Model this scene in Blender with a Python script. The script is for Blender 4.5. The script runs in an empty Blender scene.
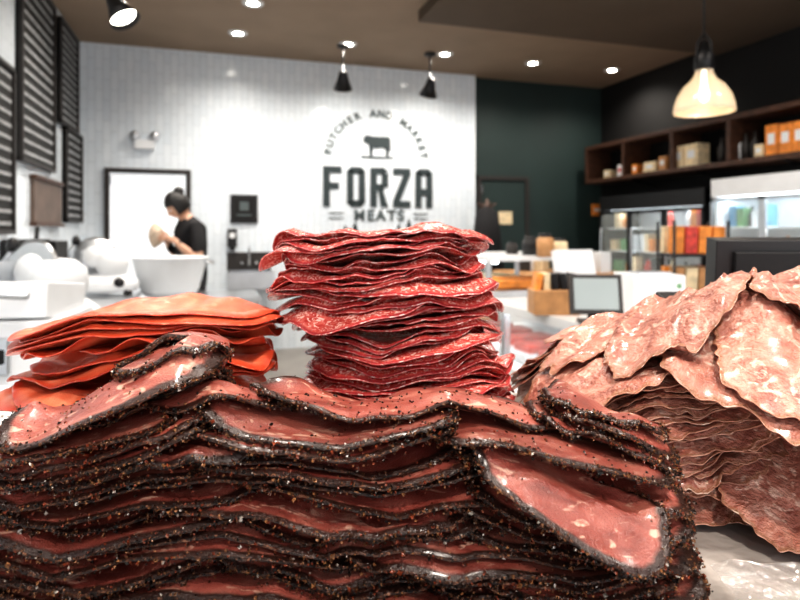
import bpy, math, random
import numpy as np
from mathutils import Vector, Matrix
random.seed(4); rng=np.random.default_rng(4)
YAW=math.radians(17.6); c_,s_=math.cos(YAW),math.sin(YAW); CH=1.35; HZ=232; F=600.0; LG=1.3
def CW(cx,cy): return (cx*c_+cy*s_, -cx*s_+cy*c_)
def PX(px,py,d):
    x,y=CW((px-400)/F*d,d); return (x,y,CH-(py-HZ)/F*d)
def ray(px):
    a=(px-400)/F; return (a*c_+s_, -a*s_+c_)
def onY(px,py,Y):
    dx,dy=ray(px); t=Y/dy; return (dx*t,Y,CH-(py-HZ)/F*t)
def onX(px,py,X):
    dx,dy=ray(px); t=X/dx; return (X,dy*t,CH-(py-HZ)/F*t)
scene=bpy.context.scene
# ---------------------------------------------------------------- materials
def nt(name):
    m=bpy.data.materials.new(name); m.use_nodes=True
    n=m.node_tree.nodes; l=m.node_tree.links
    return m,n,l,n['Principled BSDF']
def mat(name,col,rough=.5,metal=0,var=.0,scale=8,bump=0,bscale=60,emit=None,es=0,trans=0,alpha=1,coat=0):
    m,n,l,b=nt(name)
    b.inputs['Base Color'].default_value=(*col,1); b.inputs['Roughness'].default_value=rough
    b.inputs['Metallic'].default_value=metal
    b.inputs['Transmission Weight'].default_value=trans; b.inputs['Alpha'].default_value=alpha
    b.inputs['Coat Weight'].default_value=coat
    if emit: b.inputs['Emission Color'].default_value=(*emit,1); b.inputs['Emission Strength'].default_value=es
    tc=n.new('ShaderNodeTexCoord')
    ns=n.new('ShaderNodeTexNoise'); ns.inputs['Scale'].default_value=scale; ns.inputs['Detail'].default_value=4
    l.new(tc.outputs['Object'],ns.inputs['Vector'])
    r=n.new('ShaderNodeValToRGB'); r.color_ramp.elements[0].position=.3; r.color_ramp.elements[1].position=.7
    v=max(var,.02)
    r.color_ramp.elements[0].color=(*[x*(1-v) for x in col],1); r.color_ramp.elements[1].color=(*[min(1,x*(1+v)) for x in col],1)
    l.new(ns.outputs['Fac'],r.inputs['Fac']); l.new(r.outputs['Color'],b.inputs['Base Color'])
    if bump:
        n2=n.new('ShaderNodeTexNoise'); n2.inputs['Scale'].default_value=bscale
        l.new(tc.outputs['Object'],n2.inputs['Vector'])
        bp=n.new('ShaderNodeBump'); bp.inputs['Strength'].default_value=bump; bp.inputs['Distance'].default_value=.01
        l.new(n2.outputs['Fac'],bp.inputs['Height']); l.new(bp.outputs['Normal'],b.inputs['Normal'])
    return m
def meat(name,ramp,scale,fat,fscale,fpos,rough=.3,bump=.3,bd=.001,rim=None,rimpos=.95,rimw=.03,dist=1.5,coat=.2,grain=700,stretch=(1,1,1),fsoft=.06,var=(.75,1.2),sss=.12):
    m,n,l,b=nt(name)
    tc=n.new('ShaderNodeTexCoord'); mp=n.new('ShaderNodeMapping'); mp.inputs['Scale'].default_value=stretch
    l.new(tc.outputs['Object'],mp.inputs['Vector'])
    at=n.new('ShaderNodeAttribute'); at.attribute_name='rnd'
    cb=n.new('ShaderNodeVectorMath'); cb.operation='MULTIPLY_ADD'; cb.inputs[1].default_value=(3,5,7)
    l.new(at.outputs['Vector'],cb.inputs[0]); l.new(mp.outputs['Vector'],cb.inputs[2])
    ns=n.new('ShaderNodeTexNoise'); ns.inputs['Scale'].default_value=scale; ns.inputs['Detail'].default_value=7; ns.inputs['Distortion'].default_value=dist
    l.new(cb.outputs[0],ns.inputs['Vector'])
    cr=n.new('ShaderNodeValToRGB'); e=cr.color_ramp.elements
    e[0].position=.3; e[0].color=(*ramp[0],1); e[1].position=.7; e[1].color=(*ramp[2],1)
    q=e.new(.5); q.color=(*ramp[1],1)
    l.new(ns.outputs['Fac'],cr.inputs['Fac'])
    n2=n.new('ShaderNodeTexNoise'); n2.inputs['Scale'].default_value=fscale; n2.inputs['Detail'].default_value=5; n2.inputs['Distortion'].default_value=dist
    l.new(cb.outputs[0],n2.inputs['Vector'])
    mr=n.new('ShaderNodeMapRange'); mr.inputs[1].default_value=fpos; mr.inputs[2].default_value=fpos+fsoft
    l.new(n2.outputs['Fac'],mr.inputs[0])
    mx=n.new('ShaderNodeMixRGB'); mx.inputs[2].default_value=(*fat,1)
    l.new(mr.outputs[0],mx.inputs[0]); l.new(cr.outputs['Color'],mx.inputs[1])
    out=mx.outputs[0]
    if rim:
        a2=n.new('ShaderNodeAttribute'); a2.attribute_name='rho'
        ad=n.new('ShaderNodeMath'); ad.operation='MULTIPLY_ADD'; ad.inputs[1].default_value=.08; 
        l.new(n2.outputs['Fac'],ad.inputs[0]); l.new(a2.outputs['Fac'],ad.inputs[2])
        m2=n.new('ShaderNodeMapRange'); m2.inputs[1].default_value=rimpos+.04; m2.inputs[2].default_value=rimpos+.04+rimw
        l.new(ad.outputs[0],m2.inputs[0])
        x2=n.new('ShaderNodeMixRGB'); x2.inputs[2].default_value=(*rim,1)
        l.new(m2.outputs[0],x2.inputs[0]); l.new(out,x2.inputs[1]); out=x2.outputs[0]
    hs=n.new('ShaderNodeHueSaturation'); m3=n.new('ShaderNodeMapRange'); m3.inputs[3].default_value=var[0]; m3.inputs[4].default_value=var[1]
    l.new(at.outputs['Fac'],m3.inputs[0]); l.new(m3.outputs[0],hs.inputs['Value']); l.new(out,hs.inputs['Color'])
    l.new(hs.outputs[0],b.inputs['Base Color'])
    b.inputs['Roughness'].default_value=rough; b.inputs['Coat Weight'].default_value=coat; b.inputs['Coat Roughness'].default_value=.18
    if sss:
        b.inputs['Subsurface Weight'].default_value=sss; b.inputs['Subsurface Radius'].default_value=(1,.35,.25); b.inputs['Subsurface Scale'].default_value=.003
    n4=n.new('ShaderNodeTexNoise'); n4.inputs['Scale'].default_value=grain; n4.inputs['Detail'].default_value=4
    l.new(tc.outputs['Object'],n4.inputs['Vector'])
    ad2=n.new('ShaderNodeMath'); ad2.operation='ADD'; l.new(n4.outputs['Fac'],ad2.inputs[0]); l.new(ns.outputs['Fac'],ad2.inputs[1])
    bp=n.new('ShaderNodeBump'); bp.inputs['Strength'].default_value=bump; bp.inputs['Distance'].default_value=bd
    l.new(ad2.outputs[0],bp.inputs['Height']); l.new(bp.outputs['Normal'],b.inputs['Normal'])
    return m
M={}
M['white']=mat('white_plastic',(.8,.82,.84),.35,var=.03)
M['black']=mat('black_plastic',(.006,.006,.007),.45)
M['blackm']=mat('black_matte',(.004,.004,.005),.7)
M['steel']=mat('steel',(.62,.64,.66),.28,1,var=.05)
M['dkwood']=mat('dark_wood',(.075,.034,.02),.5,var=.4,scale=14)
M['frame']=mat('frame_dark',(.03,.026,.024),.5)
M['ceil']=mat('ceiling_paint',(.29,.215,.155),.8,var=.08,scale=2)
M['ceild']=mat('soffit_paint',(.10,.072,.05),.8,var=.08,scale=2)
M['green']=mat('green_paint',(.017,.034,.032),.6,var=.1,scale=2)
M['dkwall']=mat('dark_wall_paint',(.006,.0055,.0055),.7,var=.1,scale=2)
M['floor']=mat('floor_concrete',(.22,.2,.18),.35,var=.2,scale=3)
M['logo']=mat('logo_paint',(.035,.05,.055),.6)
M['logol']=mat('logo_paint_light',(.09,.115,.12),.6)
M['glass']=mat('glass_pane',(.9,.97,.95),.05,alpha=.12)
M['glow']=mat('lamp_emitter',(1,1,1),.5,emit=(1,.93,.82),es=25)
M['bulb']=mat('warm_bulb',(1,1,1),.5,emit=(1,.8,.5),es=5)
M['glowc']=mat('fridge_light',(1,1,1),.5,emit=(.85,.95,1),es=9)
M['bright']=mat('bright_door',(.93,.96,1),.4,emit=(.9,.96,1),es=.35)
M['screen']=mat('screen_grey',(.3,.34,.34),.2,emit=(.5,.57,.55),es=.15)
M['red']=mat('red_meat_tray',(.6,.06,.04),.4,var=.4,scale=30)
M['orange']=mat('orange_pack',(.85,.28,.05),.5,var=.3,scale=20)
M['cream']=mat('cream_pack',(.8,.65,.42),.6,var=.2,scale=20)
M['blue']=mat('blue_pack',(.1,.3,.5),.5,var=.3)
M['greenp']=mat('green_pack',(.12,.3,.12),.5,var=.3)
M['wood']=mat('light_wood',(.5,.26,.11),.5,var=.2,scale=20)
M['skin']=mat('skin',(.62,.36,.25),.5,var=.08)
M['hair']=mat('hair_black',(.01,.009,.009),.5,var=.3,scale=80)
M['shirt']=mat('shirt_black',(.009,.009,.011),.8,bump=.2)
M['pants']=mat('trousers_black',(.02,.02,.025),.8,bump=.2)
M['eye']=mat('eye_white',(.8,.8,.8),.2)
M['lip']=mat('lips',(.5,.2,.17),.5)
M['bag']=mat('paper_beige',(.6,.47,.36),.7,var=.15,scale=30,bump=.5)
M['menu']=mat('menu_chalk',(.012,.012,.012),.7)
M['menul']=mat('menu_strip_grey',(.34,.35,.36),.6,var=.3,scale=15)
M['brown']=mat('sign_brown',(.14,.1,.08),.6,var=.2)
M['counter']=mat('counter_white',(.75,.76,.77),.3,var=.03)
M['paper']=mat('tray_white',(.40,.36,.33),.4,var=.2,bump=.5,bscale=40)
m,n,l,b=nt('white_tile_cladding')
tc=n.new('ShaderNodeTexCoord')
sp=n.new('ShaderNodeSeparateXYZ'); l.new(tc.outputs['Object'],sp.inputs[0])
cm=n.new('ShaderNodeCombineXYZ'); 
ad=n.new('ShaderNodeMath'); ad.operation='ADD'; l.new(sp.outputs['X'],ad.inputs[0]); l.new(sp.outputs['Y'],ad.inputs[1])
l.new(sp.outputs['Z'],cm.inputs['X']); l.new(ad.outputs[0],cm.inputs['Y'])
br=n.new('ShaderNodeTexBrick'); l.new(cm.outputs[0],br.inputs['Vector'])
br.inputs['Scale'].default_value=1; br.inputs['Brick Width'].default_value=.22; br.inputs['Row Height'].default_value=.075
br.inputs['Mortar Size'].default_value=.003; br.inputs['Mortar Smooth'].default_value=.3
br.inputs['Color1'].default_value=(.80,.86,.91,1); br.inputs['Color2'].default_value=(.74,.81,.87,1); br.inputs['Mortar'].default_value=(.56,.62,.67,1)
l.new(br.outputs['Color'],b.inputs['Base Color']); b.inputs['Roughness'].default_value=.12
nz=n.new('ShaderNodeTexNoise'); nz.inputs['Scale'].default_value=6; l.new(cm.outputs[0],nz.inputs['Vector'])
bp0=n.new('ShaderNodeBump'); bp0.inputs['Strength'].default_value=.35; bp0.inputs['Distance'].default_value=.01; l.new(nz.outputs['Fac'],bp0.inputs['Height'])
bp=n.new('ShaderNodeBump'); bp.inputs['Strength'].default_value=.3; bp.inputs['Distance'].default_value=.002; bp.invert=True
l.new(br.outputs['Fac'],bp.inputs['Height']); l.new(bp0.outputs['Normal'],bp.inputs['Normal']); l.new(bp.outputs['Normal'],b.inputs['Normal'])
M['tile']=m
m,n,l,b=nt('plastic_film')
n.remove(b); o=n['Material Output']; t=n.new('ShaderNodeBsdfTransparent'); g=n.new('ShaderNodeBsdfGlossy'); g.inputs['Roughness'].default_value=.1
d=n.new('ShaderNodeBsdfDiffuse'); d.inputs['Color'].default_value=(.9,.88,.86,1)
a=n.new('ShaderNodeMixShader'); a.inputs[0].default_value=.25; l.new(g.outputs[0],a.inputs[1]); l.new(d.outputs[0],a.inputs[2])
tcf=n.new('ShaderNodeTexCoord'); nf=n.new('ShaderNodeTexNoise'); nf.inputs['Scale'].default_value=45; nf.inputs['Distortion'].default_value=2; nf.inputs['Detail'].default_value=3
l.new(tcf.outputs['Object'],nf.inputs['Vector'])
bpf=n.new('ShaderNodeBump'); bpf.inputs['Strength'].default_value=1; bpf.inputs['Distance'].default_value=.012; l.new(nf.outputs['Fac'],bpf.inputs['Height']); l.new(bpf.outputs[0],g.inputs['Normal'])
x=n.new('ShaderNodeMixShader'); x.inputs[0].default_value=.34; l.new(t.outputs[0],x.inputs[1]); l.new(a.outputs[0],x.inputs[2]); l.new(x.outputs[0],o.inputs['Surface'])
M['film']=m
M['lampglass']=mat('ribbed_lamp_glass',(.95,.82,.66),.15,alpha=.5)
M['past']=meat('pastrami_meat',((.17,.035,.026),(.31,.078,.058),(.46,.17,.125)),34,(.62,.36,.27),80,.60,rough=.28,bump=.5,bd=.002,rim=(.028,.010,.007),rimpos=.89,rimw=.05,stretch=(.5,1,1),var=(.65,1.15),coat=.3)
M['crust']=meat('pastrami_crust',((.006,.004,.003),(.028,.011,.007),(.17,.06,.028)),140,(.40,.18,.10),330,.58,rough=.36,bump=1.,bd=.004,grain=900,sss=0)
M['salami']=meat('salami_meat',((.42,.03,.027),(.58,.085,.07),(.70,.19,.15)),120,(.93,.62,.54),190,.53,rough=.26,bump=.3,rim=(.38,.035,.04),rimpos=.97,rimw=.02,coat=.25,var=(.85,1.15))
M['salrim']=meat('salami_rind',((.30,.024,.03),(.64,.10,.095),(.95,.47,.41)),90,(1,.74,.68),130,.56,rough=.32,bump=.4,var=(.5,1.2),coat=.15)
M['ham']=meat('ham_meat',((.60,.10,.042),(.72,.155,.072),(.82,.27,.15)),30,(.88,.45,.30),50,.58,rough=.33,bump=.4,bd=.0015,rim=(.62,.07,.028),rimpos=.93,rimw=.05,var=(.85,1.05),fsoft=.15)
M['hamrim']=meat('ham_edge',((.42,.03,.016),(.62,.075,.035),(.82,.2,.1)),80,(.88,.36,.22),90,.62,rough=.3,bump=.3,var=(.6,1.1))
M['beef']=meat('roast_beef',((.29,.09,.065),(.48,.195,.14),(.64,.34,.26)),34,(.80,.56,.45),70,.56,rough=.32,bump=.9,bd=.004,rim=(.36,.16,.09),rimpos=.95,rimw=.04,coat=.3,grain=260,fsoft=.12,var=(.72,1.1))
M['beefrim']=meat('roast_beef_edge',((.24,.08,.045),(.44,.2,.13),(.68,.4,.3)),60,(.8,.6,.48),70,.6,rough=.4,bump=.4)
for k,cc in dict(g1=(.01,.008,.007),g2=(.07,.028,.014),g3=(.36,.16,.065),g4=(.8,.7,.62),g5=(.28,.06,.025)).items():
    M[k]=mat('spice_'+k,cc,.32,var=.3,scale=300)
# ---------------------------------------------------------------- mesh builder
class MB:
    def __init__(s): s.v=[];s.f=[];s.m=[];s.s=[];s.mats=[]
    def mi(s,k):
        if k not in s.mats: s.mats.append(k)
        return s.mats.index(k)
    def add(s,vs,fs,k,smooth=False,xf=None):
        o=len(s.v)
        for p in vs:
            p=Vector(p)
            if xf is not None: p=xf@p
            s.v.append(tuple(p))
        i=s.mi(k)
        for f in fs: s.f.append([o+a for a in f]); s.m.append(i); s.s.append(smooth)
    def box(s,c,d,k,xf=None,rz=0,rx=0,ry=0):
        X,Y,Z=d[0]/2,d[1]/2,d[2]/2
        vs=[(x,y,z) for x in(-X,X) for y in(-Y,Y) for z in(-Z,Z)]
        R=Matrix.Translation(c)@Matrix.Rotation(rz,4,'Z')@Matrix.Rotation(ry,4,'Y')@Matrix.Rotation(rx,4,'X')
        if xf is not None: R=xf@R
        s.add(vs,[(0,1,3,2),(4,6,7,5),(0,4,5,1),(2,3,7,6),(0,2,6,4),(1,5,7,3)],k,False,R)
    def b2(s,a,b,k):
        s.box([(a[i]+b[i])/2 for i in range(3)],[abs(b[i]-a[i]) for i in range(3)],k)
    def lathe(s,prof,c,k,seg=28,xf=None,rib=0,sc=(1,1)):
        vs=[];fs=[]
        for (r,z) in prof:
            for i in range(seg):
                a=2*math.pi*i/seg; rr=r*(1+rib*(i%2))
                vs.append((c[0]+rr*math.cos(a)*sc[0],c[1]+rr*math.sin(a)*sc[1],c[2]+z))
        for j in range(len(prof)-1):
            for i in range(seg):
                a=j*seg+i;b=j*seg+(i+1)%seg
                fs.append((a,b,b+seg,a+seg))
        s.add(vs,fs,k,True,xf)
    def cyl(s,c,r,h,k,xf=None,seg=24):
        s.lathe([(0.0005,0),(r,0),(r,h),(0.0005,h)],c,k,seg,xf)
    def tube(s,pts,r,k,seg=8,xf=None):
        pts=[Vector(p) for p in pts]; vs=[];fs=[]
        for i,p in enumerate(pts):
            d=(pts[min(i+1,len(pts)-1)]-pts[max(i-1,0)]).normalized()
            u=d.orthogonal().normalized()
            if i and abs(u.dot(pu))<.99:
                u=(pu-d*pu.dot(d)).normalized()
            pu=u; w=d.cross(u); rr=r[i] if isinstance(r,(list,tuple)) else r
            for j in range(seg):
                a=2*math.pi*j/seg; vs.append(p+u*math.cos(a)*rr+w*math.sin(a)*rr)
        for i in range(len(pts)-1):
            for j in range(seg):
                a=i*seg+j;b=i*seg+(j+1)%seg; fs.append((a,b,b+seg,a+seg))
        fs.append(list(range(seg))[::-1]); fs.append([ (len(pts)-1)*seg+j for j in range(seg)])
        s.add(vs,fs,k,True,xf)
    def prism(s,poly,t,k,xf=None):
        n=len(poly); vs=[(x,0,z) for x,z in poly]+[(x,-t,z) for x,z in poly]
        fs=[list(range(n)),[n+i for i in range(n)][::-1]]+[(i,i+n,(i+1)%n+n,(i+1)%n) for i in range(n)]
        s.add(vs,fs,k,False,xf)
    def build(s,name,loc=(0,0,0),rz=0,bevel=0,center=True):
        me=bpy.data.meshes.new(name)
        V=np.array(s.v,dtype=float)
        if center and loc==(0,0,0) and rz==0:
            c=(V.min(0)+V.max(0))/2; c[2]=V[:,2].min(); V=V-c; loc=tuple(c)
        me.from_pydata(V.tolist(),[],s.f); 
        for k in s.mats: me.materials.append(M[k])
        me.polygons.foreach_set('material_index',s.m); me.polygons.foreach_set('use_smooth',s.s)
        me.update()
        ob=bpy.data.objects.new(name,me); scene.collection.objects.link(ob); ob.location=loc; ob.rotation_euler[2]=rz
        if bevel:
            bm=ob.modifiers.new('bevel','BEVEL'); bm.width=bevel; bm.segments=3; bm.limit_method='ANGLE'; bm.angle_limit=math.radians(50)
        return ob
def T(*a): return Matrix.Translation(a)
def textmesh(txt,size,extr=.004,space=1):
    cu=bpy.data.curves.new('t','FONT'); cu.body=txt; cu.size=size; cu.extrude=extr; cu.align_x='CENTER'; cu.align_y='CENTER'; cu.space_character=space; cu.offset=size*.035
    ob=bpy.data.objects.new('t',cu); scene.collection.objects.link(ob); bpy.context.view_layer.update()
    dg=bpy.context.evaluated_depsgraph_get(); me=bpy.data.meshes.new_from_object(ob.evaluated_get(dg))
    r=([tuple(v.co) for v in me.vertices],[list(p.vertices) for p in me.polygons])
    bpy.data.objects.remove(ob); return r
# ---------------------------------------------------------------- room
LX,RX,BY,CZ=-1.30,5.2,7.02,3.35
FY=-2.2
def shell(name,a,b,k):
    q=MB(); q.b2(a,b,k); return q.build(name)
shell('floor',(LX-.15,FY,-.1),(RX+.15,BY+.25,0),'floor')
shell('ceiling',(LX-.15,FY,CZ),(RX+.15,BY+.25,CZ+.1),'ceil')
shell('wall_left',(LX-.15,FY,0),(LX,BY+.1,CZ),'tile')
shell('wall_back',(LX-.15,BY+.1,0),(RX+.15,BY+.25,CZ),'green')
shell('wall_back_cladding',(LX,BY,0),(3.24,BY+.1,CZ),'tile')
shell('wall_right',(RX,FY,0),(RX+.15,BY+.1,CZ),'dkwall')
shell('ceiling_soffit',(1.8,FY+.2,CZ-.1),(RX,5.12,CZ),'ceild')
q=MB(); q.b2((3.24,BY+.08,0),(RX,BY+.1,.12),'frame'); q.build('baseboard_back')
def door(name,x0,x1,ztop,Y,frame,leaf,notice=False):
    q=MB(); w=.05
    q.b2((x0-w,Y-.05,0),(x0,Y-.001,ztop+w),frame); q.b2((x1,Y-.05,0),(x1+w,Y-.001,ztop+w),frame); q.b2((x0,Y-.05,ztop),(x1,Y-.001,ztop+w),frame)
    q.b2((x0,Y-.03,.01),(x1,Y-.005,ztop),leaf)
    q.tube([(x1-.08,Y-.03,1.02),(x1-.08,Y-.08,1.02),(x1-.2,Y-.08,1.02)],.011,'steel')
    for hz in(.3,1.1,1.85): q.b2((x0,Y-.045,hz),(x0+.02,Y-.028,hz+.1),'steel')
    if notice:
        q.b2((x0+.25,Y-.036,1.45),(x0+.45,Y-.031,1.62),'cream')
    return q.build(name,bevel=.004)
a=onY(110,168,BY); b2=onY(186,168,BY)
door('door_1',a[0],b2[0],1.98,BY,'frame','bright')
a=onY(480,182,BY+.1); b2=onY(524,182,BY+.1)
door('door_2',a[0],b2[0],2.03,BY+.1,'frame','green',True)
# ---------------------------------------------------------------- logo
q=MB(); Yl=BY-.001
def lx(px): return onY(px,0,BY)[0]
def lz(py,px=377): return onY(px,py,BY)[2]
x0,x1=lx(323),lx(432); zb,zt=1.65,2.13; Hh=zt-zb; g=.065; wl=(x1-x0-4*g)/5; st=.08
def R(x,z,w,h,off): q.prism([(x+off,zb+z),(x+off+w,zb+z),(x+off+w,zb+z+h),(x+off,zb+z+h)],.012,'logo',T(0,Yl,0))
def P(pts,off): q.prism([(x+off,zb+z) for x,z in pts],.012,'logo',T(0,Yl,0))
ch=.05
o=x0; R(0,0,st,Hh,o); R(st,Hh-st,wl-st,st,o); R(st,Hh*.5-st*.4,wl*.85-st,st,o)
o=x0+wl+g
R(0,ch,st,Hh-2*ch,o);R(wl-st,ch,st,Hh-2*ch,o);R(ch,0,wl-2*ch,st,o);R(ch,Hh-st,wl-2*ch,st,o)
P([(0,ch),(ch,0),(st,st),],o);P([(wl,ch),(wl-st,st),(wl-ch,0)],o);P([(0,Hh-ch),(st,Hh-st),(ch,Hh)],o);P([(wl,Hh-ch),(wl-ch,Hh),(wl-st,Hh-st)],o)
o=x0+2*(wl+g)
R(0,0,st,Hh,o);R(st,Hh-st,wl-st-ch,st,o);R(wl-st,Hh*.45+ch*.6,st,Hh*.55-2*ch,o);R(st,Hh*.42,wl-st-ch,st,o)
P([(wl,Hh-ch),(wl-ch,Hh),(wl-st,Hh-st)],o); P([(st+.02,Hh*.43),(st+.08,Hh*.43),(wl,0),(wl-st-.01,0)],o)
o=x0+3*(wl+g)
R(0,0,wl,st,o);R(0,Hh-st,wl,st,o);P([(0,st),(st+.01,st),(wl,Hh-st),(wl-st-.01,Hh-st)],o)
o=x0+4*(wl+g)
R(0,0,st,Hh-ch,o);R(wl-st,0,st,Hh-ch,o);R(ch,Hh-st,wl-2*ch,st,o);R(st,Hh*.32,wl-2*st,st,o)
P([(0,Hh-ch),(st,Hh-st),(ch,Hh)],o);P([(wl,Hh-ch),(wl-ch,Hh),(wl-st,Hh-st)],o)
RW=Matrix.Rotation(math.radians(90),4,'X')
v,f=textmesh('MEATS',.18,space=1.25); cxm=(x0+x1)/2
q.add(v,f,'logol',False,T(cxm,Yl-.006,lz(216))@RW)
for sg in(-1,1):
    for dz in(-.03,.03): q.b2((cxm+sg*.44,Yl-.008,lz(216)+dz-.008),(cxm+sg*.62,Yl,lz(216)+dz+.008),'logol')
cc=(lx(377),lz(160)); rad=.60; tx='BUTCHER AND MARKET'
for i,chh in enumerate(tx):
    if chh==' ': continue
    a=math.radians(172-164*i/(len(tx)-1))
    v,f=textmesh(chh,.12)
    q.add(v,f,'logol',False,T(cc[0]+rad*math.cos(a),Yl-.006,cc[1]+rad*.93*math.sin(a))@Matrix.Rotation(-(a-math.pi/2),4,'Y')@RW)
cow=[(-.17,.13),(-.155,.19),(-.13,.185),(-.12,.205),(-.10,.19),(.0,.185),(.13,.19),(.165,.17),(.172,.02),(.158,.02),(.155,.12),(.15,.06),(.145,-.05),(.115,-.05),(.11,.04),(.06,.055),(-.02,.04),(-.055,.05),(-.06,-.05),(-.09,-.05),(-.1,.07),(-.12,.1),(-.15,.1)]
q.prism(cow,.01,'logo',T(lx(377),Yl,lz(152)))
q.b2((lx(377)-.2,Yl-.01,lz(157)-.015),(lx(377)+.2,Yl,lz(157)+.005),'logo')
for dx,hh in((-.42,.14),(-.3,.18),(.25,.16),(.38,.22),(.5,.14)):
    for k in range(3):
        z=1.28+k*hh*.3; w=.06-.014*k
        q.prism([(cxm+dx-w,z),(cxm+dx+w,z),(cxm+dx,z+hh*.5)],.008,'logo',T(0,Yl,0))
    q.b2((cxm+dx-.008,Yl-.008,1.24),(cxm+dx+.008,Yl,1.28),'logo')
q.build('wall_logo_sign')
# ---------------------------------------------------------------- ceiling lights
def downlight(px,py,e=45,d=None,xy=None,z=CZ):
    if xy is None:
        d=(z-CH)*F/(HZ-py); p=PX(px,py,d); xy=(p[0],p[1])
    q=MB(); q.lathe([(.05,-.006),(.085,-.012),(.095,-.002),(.095,0)],(0,0,0),'white'); q.lathe([(.0005,-.004),(.07,-.004)],(0,0,0),'glow')
    q.build('recessed_ceiling_light',loc=(xy[0],xy[1],z),rz=.001)
    la=bpy.data.lights.new('downlight_lamp','SPOT'); la.energy=e*LG; la.spot_size=math.radians(150); la.spot_blend=.9; la.shadow_soft_size=.07; la.color=(1,.92,.83)
    lo=bpy.data.objects.new('downlight_lamp',la); scene.collection.objects.link(lo); lo.location=(xy[0],xy[1],z-.03)
for p in((253,3),(238,33),(348,44),(445,54),(533,63),(612,70)): downlight(*p,e=72)
for xy,e in(((-.1,1.0),95),((.9,.2),125),((.1,-.9),125),((-.6,3.0),110),((1.3,2.6),90),((-.5,5.0),78),((.9,4.9),76)): downlight(0,0,xy=xy,e=e)
for xy,e in(((3.2,1.5),90),((3.6,3.6),90),((2.4,-.6),80)): downlight(0,0,xy=xy,z=CZ-.1,e=e)
def spot(px,py,Y,aim,size=1,energy=60,up=(0,0,1)):
    p=onY(px,py,Y); q=MB(); x,y,z=p
    q.cyl((0,0,CZ-z-.025),.055*size,.025,'black')
    q.tube([(0,0,CZ-z),(0,0,.13*size)],.009*size,'black')
    d=(Vector(aim)-Vector(p)).normalized(); rot=d.to_track_quat('-Z','Y').to_matrix().to_4x4()
    q.tube([(0,0,.14*size),(0,0,.0)],.012*size,'black')
    q.lathe([(.0005,.09),(.03,.088),(.04,.06),(.055,.0),(.09,-.09),(.086,-.09),(.05,0),(.0005,.01)],(0,0,0),'black',xf=rot@Matrix.Scale(size,4))
    q.lathe([(.0005,-.06),(.074,-.06)],(0,0,0),'glow',xf=rot@Matrix.Scale(size,4))
    q.build('ceiling_spotlight',loc=p,rz=.0001)
    la=bpy.data.lights.new('spot_lamp','SPOT'); la.energy=energy; la.spot_size=math.radians(110); la.spot_blend=.9; la.shadow_soft_size=.05; la.color=(1,.95,.88)
    lo=bpy.data.objects.new('spot_lamp',la); scene.collection.objects.link(lo); lo.location=Vector(p)+d*.12*size; lo.rotation_euler=d.to_track_quat('-Z','Y').to_euler()
spot(343,80,6.3,(1.5,7.0,1.7),1.15,7); spot(430,87,6.3,(2.3,7.0,1.7),1.15,7)
p=PX(122,22,3.9)
spot(118,8,p[1],(p[0]+.45,p[1]-.25,p[2]-.75),1.1,30)
# pendant lamp
q=MB(); pz=2.035; S=.88
prof=[(.03,.29),(.045,.285),(.055,.24),(.075,.2),(.12,.16),(.155,.10),(.174,.04),(.178,0)]
q.lathe([(a*S,b*S) for a,b in prof],(0,0,0),'lampglass',64,rib=.03)
q.lathe([(a*S,b) for a,b in[(.18,.0),(.186,.006),(.186,-.008),(.176,-.008),(.176,.004)]],(0,0,0),'lampglass',48)
q.lathe([(.0005,.40),(.02,.39),(.03,.34),(.05,.32),(.055,.24),(.04,.23),(.0005,.23)],(0,0,0),'black')
q.lathe([(.0005,.05),(.022,.065),(.03,.09),(.02,.13),(.014,.16),(.012,.23)],(0,0,0),'bulb')
q.tube([(0,0,.4),(0,0,CZ-.1-pz)],.006,'black'); q.cyl((0,0,CZ-.1-pz-.03),.06,.03,'black')
for i in range(2): 
    a=i*math.pi/2; q.tube([(.056*math.cos(a),.056*math.sin(a),.26),(.05*math.cos(a),.05*math.sin(a),.38),(0,0,.45),(-.05*math.cos(a),-.05*math.sin(a),.38),(-.056*math.cos(a),-.056*math.sin(a),.26)],.005,'black')
lp=PX(704,0,3.4); q.build('pendant_lamp',loc=(lp[0],lp[1],pz),rz=.001)
la=bpy.data.lights.new('pendant_bulb','POINT'); la.energy=1.3; la.color=(1,.78,.5); la.shadow_soft_size=.04
lo=bpy.data.objects.new('pendant_bulb',la); scene.collection.objects.link(lo); lo.location=(lp[0],lp[1],pz+.03)
# ---------------------------------------------------------------- left wall boards
def board(pxa,pxb,ytop_a,ybot_a,rows,name='menu_board'):
    A=onX(pxa,ytop_a,LX); B=onX(pxb,0,LX); C=onX(pxa,ybot_a,LX)
    y0,y1=A[1],B[1]; z1,z0=min(A[2],CZ-.08),C[2]; q=MB()
    q.b2((LX+.0005,y0,z0),(LX+.03,y1,z1),'menu'); w=.03
    for (a,b_) in(((y0,z0),(y0+w,z1)),((y1-w,z0),(y1,z1)),((y0,z0),(y1,z0+w)),((y0,z1-w),(y1,z1))): q.b2((LX+.0005,a[0],a[1]),(LX+.05,b_[0],b_[1]),'frame')
    for i in range(rows):
        z=z0+w+(z1-z0-2*w)*(i+.5)/rows; h=(z1-z0)/rows*.15
        q.b2((LX+.03,y0+w+.02,z-h),(LX+.036,y1-w-.02,z+h),'menul')
    q.build(name,bevel=.003)
board(15,50,-60,160,16); board(56,74,10,122,13); board(62,78,125,222,11); board(-40,8,30,235,13)
A=onX(30,178,LX); B=onX(58,178,LX); C=onX(30,222,LX)
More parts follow.
